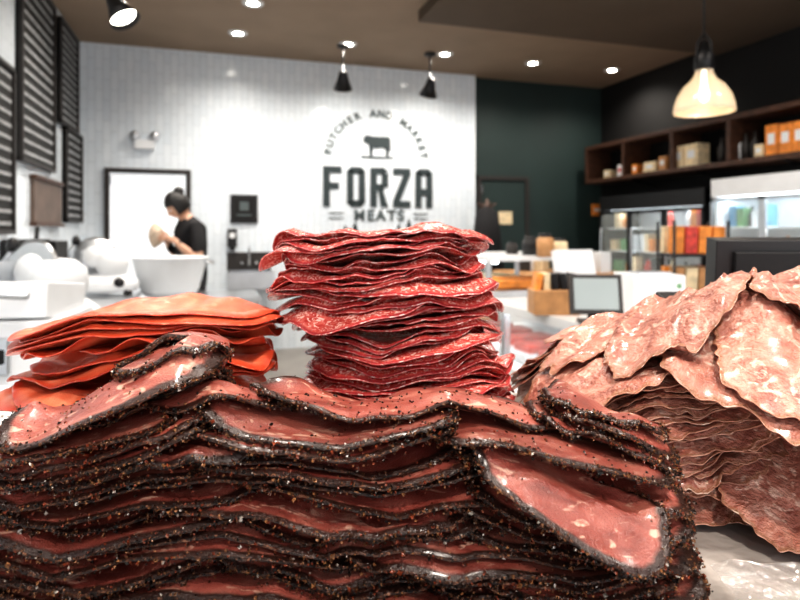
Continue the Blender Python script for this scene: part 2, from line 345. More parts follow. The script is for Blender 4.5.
q=MB(); q.b2((LX+.001,A[1],C[2]),(LX+.03,B[1],A[2]),'brown'); q.b2((LX+.001,A[1]-.02,C[2]-.03),(LX+.05,B[1]+.02,C[2]),'dkwood'); q.b2((LX+.001,A[1]-.02,A[2]),(LX+.05,B[1]+.02,A[2]+.03),'dkwood'); q.build('wooden_wall_sign',bevel=.003)
# ---------------------------------------------------------------- back wall things
e=onY(145,145,BY); q=MB(); q.box((0,-.036,0),(.2,.07,.1),'white')
for sx in(-.1,.1): q.lathe([(.0005,.04),(.04,.03),(.055,-.02),(.055,-.03),(.0005,-.03)],(0,0,0),'steel',xf=T(sx,-.06,.09)@Matrix.Rotation(math.radians(90),4,'X')); q.tube([(sx,-.05,.04),(sx,-.05,.09)],.01,'steel')
q.build('emergency_light',loc=e,rz=.0001,bevel=.006)
e=onY(244,209,BY); q=MB(); q.box((0,-.016,0),(.30,.03,.32),'black'); q.box((0,-.032,0),(.24,.006,.26),'blackm'); q.box((0,-.037,.03),(.1,.004,.1),'logol'); q.box((0,-.037,-.07),(.16,.004,.02),'logol'); q.build('framed_notice',loc=e,rz=.0001,bevel=.004)
e=onY(232,238,BY); q=MB(); q.box((0,-.05,0),(.1,.1,.2),'black'); q.box((0,-.06,-.12),(.05,.06,.04),'blackm'); q.box((0,-.102,.03),(.06,.004,.06),'white'); q.build('soap_dispenser',loc=e,rz=.0001,bevel=.012)
e=onY(249,268,BY); q=MB()
def basin(q,w,d,h,k,c,t=.02):
    x,y,z=c
    q.box((x,y,z-h+t/2),(w,d,t),k)
    for sx in(-1,1): q.box((x+sx*(w/2-t/2),y,z-h/2),(t,d,h),k)
    for sy in(-1,1): q.box((x,y+sy*(d/2-t/2),z-h/2),(w-2*t,t,h),k)
basin(q,.48,.42,.2,'steel',(0,-.215,0)); q.box((0,-.012,.1),(.48,.02,.2),'frame')
q.tube([(0,-.03,.05),(0,-.03,.22),(0,-.08,.27),(0,-.17,.25),(0,-.19,.2)],.012,'steel'); q.tube([(-.08,-.03,.08),(-.08,-.07,.08)],.015,'steel');q.tube([(.08,-.03,.08),(.08,-.07,.08)],.015,'steel')
q.tube([(0,-.2,-.2),(0,-.2,-.45),(0,-.01,-.5)],.02,'steel')
q.build('hand_sink',loc=(e[0],BY,.92),rz=.0001)
# ---------------------------------------------------------------- right wall: shelves and fridges
def prodrow(q,x,ya,yb,z,h,dep=.12,ks=('orange','cream','red','blue','greenp','white','black'),dens=.85,face=-1):
    y=ya
    while y<yb-.05:
        w=random.uniform(.05,.12); hh=h*random.uniform(.55,.95)
        if random.random()<dens:
            k=random.choice(ks)
            if random.random()<.35:
                q.lathe([(.0005,0),(w*.38,0),(w*.38,hh*.6),(w*.15,hh*.78),(w*.15,hh),(.0005,hh)],(x,y+w/2,z),k,12)
            else: q.box((x,y+w/2,z+hh/2),(dep,w*.9,hh),k)
        y+=w
def fridge(y0,y1,nd,head,name='display_fridge',zt=1.85):
    q=MB(); X0,X1=4.6,5.18; t=.05
    q.b2((X1-t,y0,.1),(X1,y1,zt),'white'); q.b2((X0,y0,.1),(X1,y0+t,zt),head); q.b2((X0,y1-t,.1),(X1,y1,zt),head)
    q.b2((X0,y0,.05),(X1,y1,.25),head); q.b2((X0-.02,y0,zt-.17),(X1,y1,zt),head)
    q.b2((X0+.02,y0+.02,0),(X1-.02,y1-.02,.05),'blackm')
    q.b2((X0+.08,y0+t,zt-.2),(X0+.16,y1-t,zt-.18),'glowc')
    w=(y1-y0)/nd
    for i in range(nd):
        a=y0+i*w;b=a+w; fr=.035
        for (p,r) in(((a,.25),(a+fr,zt-.18)),((b-fr,.25),(b,zt-.18)),((a,.25),(b,.25+fr)),((a,zt-.18-fr),(b,zt-.18))): q.b2((X0-.03,p[0],p[1]),(X0,r[0],r[1]),head if head!='white' else 'steel')
        q.b2((X0-.018,a+fr,.28),(X0-.012,b-fr,zt-.2),'glass')
        q.tube([(X0-.05,b-.07,.9),(X0-.06,b-.07,1.0),(X0-.06,b-.07,1.3),(X0-.05,b-.07,1.4)],.01,'steel')
        q.b2((X0+.02,a+.02,.3),(X0+.035,a+.035,zt-.22),'glowc')
        for s in range(5):
            z=.32+s*.27; q.b2((X0+.06,a+.01,z-.015),(X1-t,b-.01,z),'white'); prodrow(q,X0+.16,a+.05,b-.05,z,.22)
    return q.build(name)
fridge(2.9,4.58,3,'white'); fridge(4.66,6.3,3,'black',zt=1.78)
q=MB(); Xs=4.78
for z in(1.99,2.43): q.b2((Xs,2.8,z),(RX-.005,6.9,z+.05),'dkwood')
q.b2((RX-.03,2.8,1.99),(RX-.005,6.9,2.48),'blackm')
for y in(2.8,3.65,4.55,5.3,6.1,6.85): q.b2((Xs,y,2.04),(RX-.03,y+.05,2.43),'dkwood')
for y in(2.9,4.0,5.0,6.0): q.tube([(Xs+.02,y,1.99),(RX-.01,y,1.9)],.012,'black')
q.build('wall_shelf',bevel=.004)
q=MB()
for px,k,w,h in((655,'cream',.22,.12),(625,'white',.1,.14),(640,'orange',.1,.12),(683,'cream',.2,.24),(697,'cream',.2,.24),(778,'orange',.14,.28),(792,'orange',.14,.27),(806,'orange',.14,.27),(765,'cream',.1,.12),(612,'cream',.14,.1),(668,'wood',.12,.16)):
    p=onX(px,0,Xs+.14); q.box((Xs+.14,p[1],2.041+h/2),(.16,w*.9,h),k); q.box((Xs+.058,p[1],2.04+h*.55),(.004,w*.5,h*.35),'white' if k!='white' else 'red')
for px in(732,739,746,755,722):
    p=onX(px,0,Xs+.14); q.lathe([(.0005,0),(.04,0),(.045,.15),(.02,.2),(.018,.26),(.0005,.26)],(Xs+.14,p[1],2.041),'white' if px in(739,) else 'frame',14)
q.build('boxed_groceries')
e=onY(597,210,BY+.1); q=MB(); q.box((0,-.012,0),(.18,.02,.16),'orange'); q.box((0,-.024,0),(.12,.004,.04),'white'); q.build('orange_wall_sign',loc=e,rz=.0001,bevel=.003)
p=PX(692,260,3.9); q=MB()
for sx in(-.17,.17):
    for sy in(-.12,.12): q.tube([(sx,sy,0),(sx,sy,1.42)],.01,'black')
for z in(.3,.62,.94,1.2):
    q.box((0,0,z),(.36,.26,.015),'black')
    for r in range(4):
        for cc_ in range(2):
            q.box((-.13+r*.087,-.06+cc_*.12,z+.1),(.075,.05,.17),random.choice(['orange','cream','orange','red','wood']),rx=.1)
q.build('snack_rack',loc=(p[0],p[1],0),rz=-YAW)
# ---------------------------------------------------------------- service counter (mid right)
q=MB(); X0,X1,Y0,Y1=1.55,2.45,1.75,4.3; zt_=.95
q.b2((X0+.03,Y0+.03,0),(X1-.03,Y1-.03,.1),'blackm'); q.b2((X0,Y0,.1),(X1,Y1,.62),'white'); q.b2((X0,Y0,.90),(X1,Y1,zt_),'counter')
q.b2((X1-.05,Y0,.62),(X1,Y1,.90),'white'); 
for y in np.linspace(Y0,Y1-.04,5): q.b2((X0+.01,y,.62),(X0+.05,y+.04,.90),'steel')
q.b2((X0+.02,Y0+.04,.64),(X0+.026,Y1-.04,.9),'glass'); q.b2((X0+.1,Y0+.05,.88),(X0+.14,Y1-.05,.9),'glowc')
for i in range(9):
    y=Y0+.1+i*.27; q.box((X0+.3,y+.1,.65),(.4,.22,.05),'white'); q.box((X0+.3,y+.1,.69),(.34,.17,.05),random.choice(['red','red','orange','cream']))
q.build('deli_display_case',bevel=.006)
q=MB(); 
q.b2((1.6,3.3,.951),(2.3,4.2,.99),'steel'); q.b2((1.6,3.3,1.17),(2.3,4.2,1.2),'white')
for x in(1.6,2.27):
    for y in(3.3,4.17): q.b2((x,y,.99),(x+.03,y+.03,1.17),'steel')
q.b2((1.61,3.33,.99),(1.615,4.17,1.17),'glass'); q.b2((1.65,3.35,1.155),(1.7,4.15,1.17),'glowc')
for i in range(4): q.box((1.9,3.45+i*.2,1.02),(.4,.16,.05),random.choice(['red','cream','orange']))
q.build('glass_food_case',bevel=.003)
def monitor(px,d,w,h,z,name,face,back,rzx=0,tilt=.25):
    q=MB(); X=Matrix.Rotation(-tilt,4,'X')
    q.box((0,.05,.008),(w*.55,.16,.016),back); q.box((0,.06,.08),(.05,.03,.15),back)
    q.box((0,0,.05+h/2),(w,.035,h),back,X); q.box((0,-.0185,.05+h/2),(w-.035,.004,h-.035),face,X)
    x,y=CW((px-400)/F*d,d); return q.build(name,loc=(x,y,z),rz=-YAW+rzx,bevel=.006)
monitor(597,2.55,.22,.17,zt_,'cash_register_screen','screen','frame',-.1)
p=PX(648,0,2.9); q=MB(); q.box((0,0,.1),(.24,.26,.2),'white'); q.box((0,-.131,.05),(.18,.004,.012),'blackm'); q.box((0,-.02,.205),(.16,.12,.012),'steel'); q.box((.09,-.131,.15),(.02,.004,.02),'greenp'); q.build('receipt_printer',loc=(p[0],p[1],zt_),rz=-YAW,bevel=.015)
monitor(580,3.2,.24,.26,zt_,'order_tablet','white','white',.3)
def jar(px,d,z,r,h,k,name):
    q=MB(); q.lathe([(.0005,0),(r,0),(r*1.05,h*.5),(r,h*.8),(r*.7,h*.85),(r*.7,h),(.0005,h)],(0,0,0),k,18); q.lathe([(r*.74,h*.86),(r*.76,h*1.02),(.0005,h*1.03)],(0,0,0),'black',18)
    x,y=CW((px-400)/F*d,d); q.build(name,loc=(x,y,z),rz=.001)
jar(545,3.65,1.2,.05,.14,'wood','sauce_jar'); jar(560,3.7,1.2,.045,.11,'cream','sauce_jar')
jar(530,3.9,1.2,.05,.12,'black','sauce_jar'); jar(512,4.1,1.2,.04,.08,'frame','sauce_jar')
q=MB(); q.box((0,0,.06),(.22,.16,.12),'wood'); 
for i in range(5): q.box((-.08+i*.04,0,.15),(.03,.1,.1),random.choice(['red','cream','orange','black']),ry=random.uniform(-.2,.2))
p=PX(553,0,2.95); q.build('snack_basket',loc=(p[0],p[1],zt_),rz=-YAW,bevel=.005)
q=MB(); q.b2((2.9,4.9,0),(3.9,5.7,.9),'white'); q.b2((2.85,4.85,.9),(3.95,5.75,.95),'wood')
q.b2((2.95,4.88,.1),(3.85,4.9,.8),'dkwood'); q.build('checkout_counter',bevel=.01)
q=MB(); 
for i in range(9): q.box((random.uniform(-.4,.4),random.uniform(-.25,.25),.1),(.13,.12,.2),random.choice(['black','cream','frame','orange','white']),rz=random.random())
q.build('packaged_goods',loc=(3.4,5.3,.95),rz=.001,bevel=.004)
q=MB(); q.tube([(0,0,0),(0,0,1.75)],.02,'dkwood'); q.lathe([(.0005,0),(.2,.0),(.2,.03),(.0005,.04)],(0,0,0),'dkwood')
for a in range(4): q.tube([(0,0,1.6),(.12*math.cos(a*1.57),.12*math.sin(a*1.57),1.7)],.01,'dkwood')
q.lathe([(.04,1.66),(.12,1.58),(.15,1.3),(.19,.8),(.18,.78),(.1,1.2),(.0005,1.6)],(0,0,0),'shirt',16,rib=.12)
p=onY(487,0,6.6); q.build('coat_stand',loc=(p[0],6.6,0),rz=.001)
# ---------------------------------------------------------------- left prep counters and machines
q=MB(); 
q.b2((LX+.02,1.4,.86),(-.5,5.1,.9),'steel'); q.b2((LX+.05,1.45,.3),(-.55,5.05,.33),'steel')
for x in(LX+.06,-.58):
    for y in(1.45,3.2,5.0): q.b2((x,y,0),(x+.04,y+.04,.86),'steel')
q.build('prep_table',bevel=.004)
def slicer(px,d,z,s,name='meat_slicer',rz=0):
    q=MB()
    q.lathe([(.0005,0),(.2,0),(.22,.03),(.21,.08),(.16,.12),(.0005,.13)],(0,0,0),'white',32,sc=(1.2,.8))
    q.lathe([(.0005,.12),(.11,.12),(.13,.2),(.12,.27),(.07,.31),(.0005,.32)],(.06,0,0),'white',28)
    RX_=Matrix.Rotation(math.radians(78),4,'X')
    q.lathe([(.0005,.012),(.13,.01),(.15,0),(.13,-.006),(.0005,-.01)],(0,0,0),'steel',48,xf=T(-.04,-.06,.26)@RX_)
    q.lathe([(.0005,.03),(.07,.028),(.08,.012)],(0,0,0),'white',28,xf=T(-.04,-.06,.26)@RX_)
    q.box((-.2,-.03,.16),(.2,.22,.015),'steel',ry=.2); q.box((-.12,-.08,.22),(.012,.2,.18),'steel',ry=.1)
    q.tube([(-.2,-.03,.17),(-.22,-.03,.3),(-.17,-.03,.36)],.012,'steel'); q.lathe([(.0005,0),(.025,.0),(.03,.03),(.02,.06),(.0005,.07)],(-.17,-.03,.35),'black',16)
    q.lathe([(.0005,0),(.035,0),(.035,.03),(.0005,.035)],(0,0,0),'black',20,xf=T(.14,-.14,.07)@RX_)
    for a in((-.18,-.1),(.18,-.1),(-.18,.1),(.18,.1)): q.cyl((a[0],a[1],-.03),.02,.04,'black')
    x,y=CW((px-400)/F*d,d); o=q.build(name,loc=(x,y,z+.03*s),rz=-YAW+rz); o.scale=(s,s,s); return o
slicer(102,4.3,.9,.95,rz=.3); slicer(48,2.75,.9,.95,rz=-.2)
q=MB(); q.box((0,0,.11),(.5,.36,.2),'white'); q.box((0,0,.25),(.46,.33,.1),'white',rx=-.1); q.box((.0,-.19,.12),(.3,.02,.1),'steel')
q.box((.1,-.2,.12),(.08,.012,.04),'blackm'); q.tube([(-.2,-.2,.28),(0,-.24,.3),(.2,-.2,.28)],.012,'steel')
for a in(-.2,.2): q.cyl((a,-.12,0),.02,.02,'black'); q.cyl((a,.12,0),.02,.02,'black')
x,y=CW(-1.22,1.75); q.build('vacuum_sealer',loc=(x,y,.9),rz=-YAW+.2,bevel=.03)
q=MB(); q.box((0,0,.2),(.28,.2,.4),'black'); q.box((0,-.1,.34),(.24,.04,.14),'blackm',rx=.4); q.box((0,-.103,.15),(.14,.01,.1),'screen'); q.tube([(0,.02,.4),(0,.04,.48)],.012,'black')
x,y=CW(-2.04,3.35); q.build('label_printer',loc=(x,y,.9),rz=-YAW+.2,bevel=.015)
q=MB(); q.lathe([(.0005,0),(.17,.0),(.2,.05),(.255,.28),(.27,.29),(.265,.3),(.245,.29),(.19,.06),(.0005,.03)],(0,0,0),'white',40,sc=(1.1,.8))
q.tube([(.28,-.05,.27),(.33,-.03,.25),(.33,.03,.25),(.28,.05,.27)],.01,'steel')
x,y=CW(-1.83,4.6); bx,by=x,y
q.build('plastic_tub',loc=(x+.06,y,.862),rz=-YAW)
q=MB(); q.box((0,0,.84),(.8,.6,.04),'steel'); q.box((0,0,.3),(.75,.55,.02),'steel')
for sx in(-.37,.37):
    for sy in(-.26,.26): q.tube([(sx,sy,.0),(sx,sy,.82)],.02,'steel')
q.build('work_table',loc=(bx+.32,by,0),rz=.0001)
# ---------------------------------------------------------------- person
def skinned(verts,edges,sub=2,root=0):
    me=bpy.data.meshes.new('sk'); me.from_pydata([v[:3] for v in verts],edges,[]); ob=bpy.data.objects.new('sk',me); scene.collection.objects.link(ob)
    mo=ob.modifiers.new('s','SKIN'); mo.use_smooth_shade=True
    for i,v in enumerate(verts):
        r=v[3]; me.skin_vertices[0].data[i].radius=(r,r) if not isinstance(r,tuple) else r
        me.skin_vertices[0].data[i].use_root=(i==root)
    ms=ob.modifiers.new('ss','SUBSURF'); ms.levels=sub; ms.render_levels=sub
    bpy.context.view_layer.update(); dg=bpy.context.evaluated_depsgraph_get()
    m2=bpy.data.meshes.new_from_object(ob.evaluated_get(dg)); r=([Vector(v.co) for v in m2.vertices],[list(p.vertices) for p in m2.polygons]); bpy.data.objects.remove(ob); return r
V=[(0,0,.95,.145),(0,.0,1.1,.135),(0,.01,1.3,.155),(0,.03,1.42,.10),(0,.06,1.49,.055),(0,.085,1.53,.05)]
E=[(0,1),(1,2),(2,3),(3,4),(4,5)]
DY=-.15; DZ=.07
for sg in(-1,1):
    b0=len(V); V+=[(sg*.16,.02,1.39,.07),(sg*.215,.02,1.25,.058),(sg*.245,.03,1.12,.046),(sg*.19,.22+DY*.6,1.17+DZ*.5,.038),(sg*.11,.33+DY,1.21+DZ,.028),(sg*.085,.37+DY,1.225+DZ,.03),(sg*.075,.41+DY,1.235+DZ,.024)]
    E+=[(3,b0)]+[(b0+i,b0+i+1) for i in range(6)]
    b1=len(V); V+=[(sg*.09,0,.86,.095),(sg*.1,.02,.5,.062),(sg*.1,.0,.12,.042),(sg*.1,-.02,.05,.045),(sg*.11,.09,.045,.042),(sg*.115,.17,.035,.03)]
    E+=[(0,b1)]+[(b1+i,b1+i+1) for i in range(5)]
sv,sf=skinned(V,E)
q=MB()
grp={'shirt':[], 'skin':[], 'pants':[], 'black':[]}
for f in sf:
    c=sum((sv[i] for i in f),Vector())/len(f); ax=abs(c.x)
    if c.z<.09: k='black'
    elif c.z<.96 : k='pants'
    elif c.z>1.46 and ax<.09: k='skin'
    elif ax>.18 and (c.y>.08 or c.z<1.18) and c.z<1.3: k='skin'
    elif c.y>.165: k='skin'
    else: k='shirt'
    grp[k].append(f)
for k,fs in grp.items(): q.add(sv,fs,k,True)
for sg in(-1,1):
    for j,(dz,L) in enumerate(((.024,.066),(.008,.076),(-.009,.07),(-.025,.054))):
        b=(sg*.078,.40+DY,1.235+dz+DZ)
        vv=[(*b,.011),(b[0]-sg*.004,b[1]+L*.45,b[2],.0095),(b[0]-sg*.022,b[1]+L*.8,b[2]-.004,.0085),(b[0]-sg*.042,b[1]+L*.9,b[2]-.006,.0075)]
        a,f=skinned(vv,[(0,1),(1,2),(2,3)],1); q.add(a,f,'skin',True)
    vv=[(sg*.085,.375+DY,1.25+DZ,.013),(sg*.07,.4+DY,1.275+DZ,.011),(sg*.045,.43+DY,1.285+DZ,.0095)]
    a,f=skinned(vv,[(0,1),(1,2)],1); q.add(a,f,'skin',True)
HX=T(0,.125,1.575)@Matrix.Rotation(math.radians(-38),4,'X')
def sph(nu,nv,fn):
    vs=[];fs=[]
    for j in range(nv+1):
        t=math.pi*j/nv
        for i in range(nu):
            a=2*math.pi*i/nu; vs.append(fn(math.sin(t)*math.cos(a),math.sin(t)*math.sin(a),math.cos(t)))
    for j in range(nv):
        for i in range(nu): a=j*nu+i;b=j*nu+(i+1)%nu; fs.append((a,a+nu,b+nu,b))
    return vs,fs
def headf(x,y,z):
    X=.074*x; Y=.094*y; Z=.115*z
    if z<0: X*=1-.32*z*z*1.0; Y*=1-.15*z*z
    if y>.3: 
        Y+=.022*math.exp(-((x/.16)**2)-(((z+.12)/.16)**2))
        Y-=.010*math.exp(-(((abs(x)-.38)/.16)**2)-(((z-.06)/.12)**2))
        Y+=.006*math.exp(-((x/.3)**2)-(((z+.85)/.18)**2))
        Y+=.005*math.exp(-((x/.3)**2)-(((z+.48)/.08)**2))
    return (X,Y,Z)
a,f=sph(48,36,headf); q.add(a,f,'skin',True,HX)
for sg in(-1,1):
    a,f=sph(12,8,lambda x,y,z:(sg*.027+.011*x,.077+.011*y,.006+.008*z)); q.add(a,f,'eye',True,HX)
    a,f=sph(10,6,lambda x,y,z:(sg*.027+.005*x,.085+.004*y,.006+.005*z)); q.add(a,f,'hair',True,HX)
    a,f=sph(14,10,lambda x,y,z:(sg*.073+sg*.010*x,-.005+.02*y,-.005+.032*z)); q.add(a,f,'skin',True,HX)
    q.box((sg*.027,.084,.025),(.03,.008,.005),'hair',HX)
a,f=sph(14,8,lambda x,y,z:(.024*x,.083+.007*y,-.055+.006*z)); q.add(a,f,'lip',True,HX)
def hairf(x,y,z):
    X,Y,Z=.088*x,.108*y,.133*z
    if y>.25 and z<.3: Y=min(Y,.06); 
    if z<-.5: Z=-.067; X*=.9; Y*=.9
    return (X,Y-.008,Z+.004)
a,f=sph(40,28,hairf); q.add(a,f,'hair',True,HX)
a,f=sph(18,12,lambda x,y,z:(.05*x,-.085+.046*y,.095+.044*z)); q.add(a,f,'hair',True,HX)
a,f=sph(28,16,lambda x,y,z:(.07*x*(1+.12*math.sin(5*z)),.455+DY+.06*y,1.25+DZ+.10*z*(1+.1*math.sin(4*x+3*y)))); q.add(a,f,'bag',True)
wx,wy=CW((192-400)/F*5.3,5.3)
q.build('shop_worker',loc=(wx,wy,.0),rz=math.radians(110))
# ---------------------------------------------------------------- foreground counter + tray
ZT=1.11
def camobj(q,name,bevel=0,cx=0,cy=.6,z=0):
    q.v=[(a-cx,b-cy,c-z) for a,b,c in q.v]; x,y=CW(cx,cy); return q.build(name,loc=(x,y,z),rz=-YAW,bevel=bevel)
q=MB(); q.b2((-.95,.2,1.06),(1.3,1.02,1.09),'counter'); q.b2((-.9,.25,.1),(1.25,.98,1.06),'white'); q.b2((-.88,.28,0),(1.22,.95,.1),'blackm'); camobj(q,'deli_counter',.006,z=0)
q=MB(); q.b2((-.40,.31,1.091),(.66,.84,1.105),'paper')
for (a,b_) in(((-.405,.305),(.665,.315)),((-.405,.835),(.665,.845)),((-.405,.305),(-.395,.845)),((.655,.305),(.665,.845))): q.b2((a[0],a[1],1.091),(b_[0],b_[1],1.125),'paper')
camobj(q,'serving_tray',.003,.1,.6,1.091)
# ---------------------------------------------------------------- meat piles
GX0,GX1,GY0,GY1,ST=-.45,.66,.30,.92,.003
gx=np.arange(GX0,GX1,ST); gy=np.arange(GY0,GY1,ST); GXm,GYm=np.meshgrid(gx,gy)
H=np.full(GXm.shape,1.107); HALL=H.copy()
def sample(Z,x,y):
    fx=np.clip((x-GX0)/ST,0,len(gx)-1.001); fy=np.clip((y-GY0)/ST,0,len(gy)-1.001)
    i=fx.astype(int); j=fy.astype(int); a=fx-i; b=fy-j
    return (Z[j,i]*(1-a)+Z[j,i+1]*a)*(1-b)+(Z[j+1,i]*(1-a)+Z[j+1,i+1]*a)*b
class Pile:
    def __init__(s): s.v=[];s.f=[];s.m=[];s.rho=[];s.rnd=[];s.n=0;s.rims=[];s.band=[]
    def put(s,v,f,m,rho,rnd):
        s.v.append(v); s.f.append(f+s.n); s.m.append(m); s.rho.append(rho); s.rnd.append(np.full(len(v),rnd)); s.n+=len(v)
def slc(P,c,rx,ry,rot=0,th=.003,n=2.2,on=.03,wav=.003,wl=.05,k=.6,edge=.003,blur=6,na=220,jit=0,on2=0,aniso=1.,nd=26,rnd=None):
    ph=rng.uniform(0,6.28,9); am=rng.normal(0,1,9)*on/np.arange(1,10)**.7
    ph2=rng.uniform(0,6.28,3)
    def rad(t):
        r=(np.abs(np.cos(t))**n+np.abs(np.sin(t))**n)**(-1/n)
        for i in range(9): r=r*(1+am[i]*np.sin((i+1)*t+ph[i]))
        if on2: r=r*(1+on2*np.sin(17*t+ph2[0])+on2*np.sin(29*t+ph2[1])+on2*.7*np.sin(43*t+ph2[2]))
        return r
    cr,sr=math.cos(rot),math.sin(rot)
    ii=(np.abs(gx-c[0])<max(rx,ry)*1.45+.02); jj=(np.abs(gy-c[1])<max(rx,ry)*1.45+.02)
    i0,i1=np.where(ii)[0][[0,-1]]; j0,j1=np.where(jj)[0][[0,-1]]
    sl=(slice(j0,j1+1),slice(i0,i1+1))
    X=GXm[sl]-c[0]; Y=GYm[sl]-c[1]; Hs=H[sl]
    u=(X*cr+Y*sr)/rx; w=(-X*sr+Y*cr)/ry
    t=np.arctan2(w,u); rho=np.hypot(u,w)/rad(t)
    mk=rho<=1.0
    z=np.where(mk,Hs,-9.)
    for it in range(nd):
        zp=np.pad(z,1,constant_values=-9.); q1=k*ST; q2=k*ST*1.414
        z=np.maximum.reduce([z,zp[1:-1,2:]-q1,zp[1:-1,:-2]-q1,zp[2:,1:-1]-q1,zp[:-2,1:-1]-q1,zp[2:,2:]-q2,zp[:-2,:-2]-q2,zp[2:,:-2]-q2,zp[:-2,2:]-q2])
    zb=z.copy(); zb[zb<0]=np.min(Hs[mk])
    for it in range(blur):
        zp=np.pad(zb,1,mode='edge'); zb=(zp[1:-1,1:-1]*2+zp[1:-1,2:]+zp[1:-1,:-2]+zp[2:,1:-1]+zp[:-2,1:-1])/6
    z=np.where(mk,np.maximum(zb,Hs),zb)
    wv=0
    for i in range(5):
        a=rng.uniform(0,math.pi); kk=2*math.pi/(wl*rng.uniform(.6,1.6)); wv=wv+np.sin(kk*(math.cos(a)*X*aniso+math.sin(a)*Y)+rng.uniform(0,6.28))
    wv=wv/2.2
    z=z+wav*(np.clip(wv,-1,1.5)+1)/2
    ew=0
    for i in range(3): ew=ew+np.sin(rng.integers(2,11)*t+rng.uniform(0,6.28))
    z=z+edge*np.clip(rho,0,1.1)**5*(np.clip(ew/1.6,-1,1)+1)/2
    Hn=np.where(mk,z+th,Hs); H[sl]=Hn
    Zf=np.full(H.shape,1.107); Zf[sl]=z
    ring=np.array([.0,.15,.3,.45,.58,.7,.8,.88,.93,.965,.985,1.0]) if rx<.12 else np.array([0,.08,.16,.24,.32,.4,.48,.56,.64,.72,.8,.87,.93,.965,.985,1.0])
    tt=np.linspace(0,2*math.pi,na,endpoint=False)
    rt=rad(tt)
    def ringpts(rr,extra=0):
        uu=(rr*rt+extra/rx)*np.cos(tt)*rx; ww=(rr*rt+extra/ry)*np.sin(tt)*ry
        return c[0]+uu*cr-ww*sr, c[1]+uu*sr+ww*cr
    top=[];rho_=[]
    jt=rng.normal(0,1,(3,na))*jit
    for r in ring[1:]:
        x,y=ringpts(r); zz=sample(Zf,x,y); d=th*(1-.25*max(0,(r-.95)/.05)); top.append(np.stack([x,y,zz+d],1)); rho_.append(np.full(na,r))
    P.band.append(top[-3]); P.band.append(top[-2])
    x,y=ringpts(1.0,th*.35+abs(jt[0])); zz=sample(Zf,*ringpts(1.0)); top.append(np.stack([x,y,zz+th*.5+jt[1]*.5],1)); rho_.append(np.full(na,1.0))
    nrim=len(top)
    for r in ring[:0:-1]:
        x,y=ringpts(r); zz=sample(Zf,x,y); d=th*(.2*max(0,(r-.95)/.05)); top.append(np.stack([x,y,zz+d],1)); rho_.append(np.full(na,r))
    L=len(top); zc=sample(Zf,np.array([c[0]]),np.array([c[1]]))[0]
    v=np.concatenate(top+[np.array([[c[0],c[1],zc+th]]),np.array([[c[0],c[1],zc]])]); rh=np.concatenate(rho_+[np.zeros(2)])
    i=np.arange(na); i2=(i+1)%na; F_=[];MM=[]
    for j in range(L-1):
        F_.append(np.stack([j*na+i,(j+1)*na+i,(j+1)*na+i2,j*na+i2],1)); MM.append(np.full(na,1 if nrim-2<=j<=nrim-1 else 0))
    o=L*na
    F_.append(np.stack([np.full(na,o),i,i2,i2],1)); MM.append(np.zeros(na,int)); F_.append(np.stack([np.full(na,o+1),(L-1)*na+i2,(L-1)*na+i,(L-1)*na+i],1)); MM.append(np.zeros(na,int))
    P.put(v,np.concatenate(F_),np.concatenate(MM),rh,rng.random() if rnd is None else rnd)
    P.rims.append(top[nrim-1]); 
def finish(P,name,mats,cx,cy,extra=None):
    HALL[:]=np.maximum(HALL,H); H[:]=1.107
    v=np.concatenate(P.v); f=np.concatenate(P.f); m=np.concatenate(P.m); rho=np.concatenate(P.rho); rnd=np.concatenate(P.rnd)
    v=v-np.array([cx,cy,ZT]); fl=[list(dict.fromkeys(a)) for a in f.tolist()]; m=m.tolist(); v=v.tolist(); mats=list(mats)
    if extra:
        ev,ef,em,ks=extra; o=len(v); b=len(mats); v+= [(p[0]-cx,p[1]-cy,p[2]-ZT) for p in ev]; fl+=[[o+a for a in g_] for g_ in ef]; m+=[b+x for x in em]; mats+=ks
        rho=np.concatenate([rho,np.zeros(len(ev))]); rnd=np.concatenate([rnd,np.zeros(len(ev))])
    me=bpy.data.meshes.new(name); me.from_pydata(v,[],fl)
    for k in mats: me.materials.append(M[k])
    me.polygons.foreach_set('material_index',m); me.polygons.foreach_set('use_smooth',[True]*len(fl))
    a=me.attributes.new('rho','FLOAT','POINT'); a.data.foreach_set('value',rho); a=me.attributes.new('rnd','FLOAT','POINT'); a.data.foreach_set('value',rnd)
    me.update(); ob=bpy.data.objects.new(name,me); scene.collection.objects.link(ob); x,y=CW(cx,cy); ob.location=(x,y,ZT); ob.rotation_euler[2]=-YAW
    return ob
def hc(x,y,r=.02):
    s=(np.hypot(GXm-x,GYm-y)<r); return H[s].mean()
# ham
P=Pile(); i=0; hx,hy=-.243,.595
while hc(hx,hy)<1.262 and i<70:
    i+=1; f=(hc(hx,hy)-1.107)/.16
    if f<.88:
        big=rng.random()<.6
        rx=(.124 if big else .085)+rng.normal(0,.006); ox=rng.normal(0,.010) if big else rng.choice([-1,1])*.035+rng.normal(0,.01)
        slc(P,(hx+ox,hy+rng.normal(0,.006)-(0 if big else .006)),rx,.084+rng.normal(0,.004),rng.normal(0,.14),.0026,n=2.3,on=.03,wav=.003,wl=.06,k=rng.uniform(.2,.9),edge=.008,blur=4)
    else: slc(P,(hx+rng.normal(0,.003),hy),.124,.088,rng.normal(0,.05),.0028,n=2.3,on=.015,wav=.0015,wl=.12,k=.3,edge=.002,blur=12)
finish(P,'ham_slices',('ham','hamrim'),hx,hy)
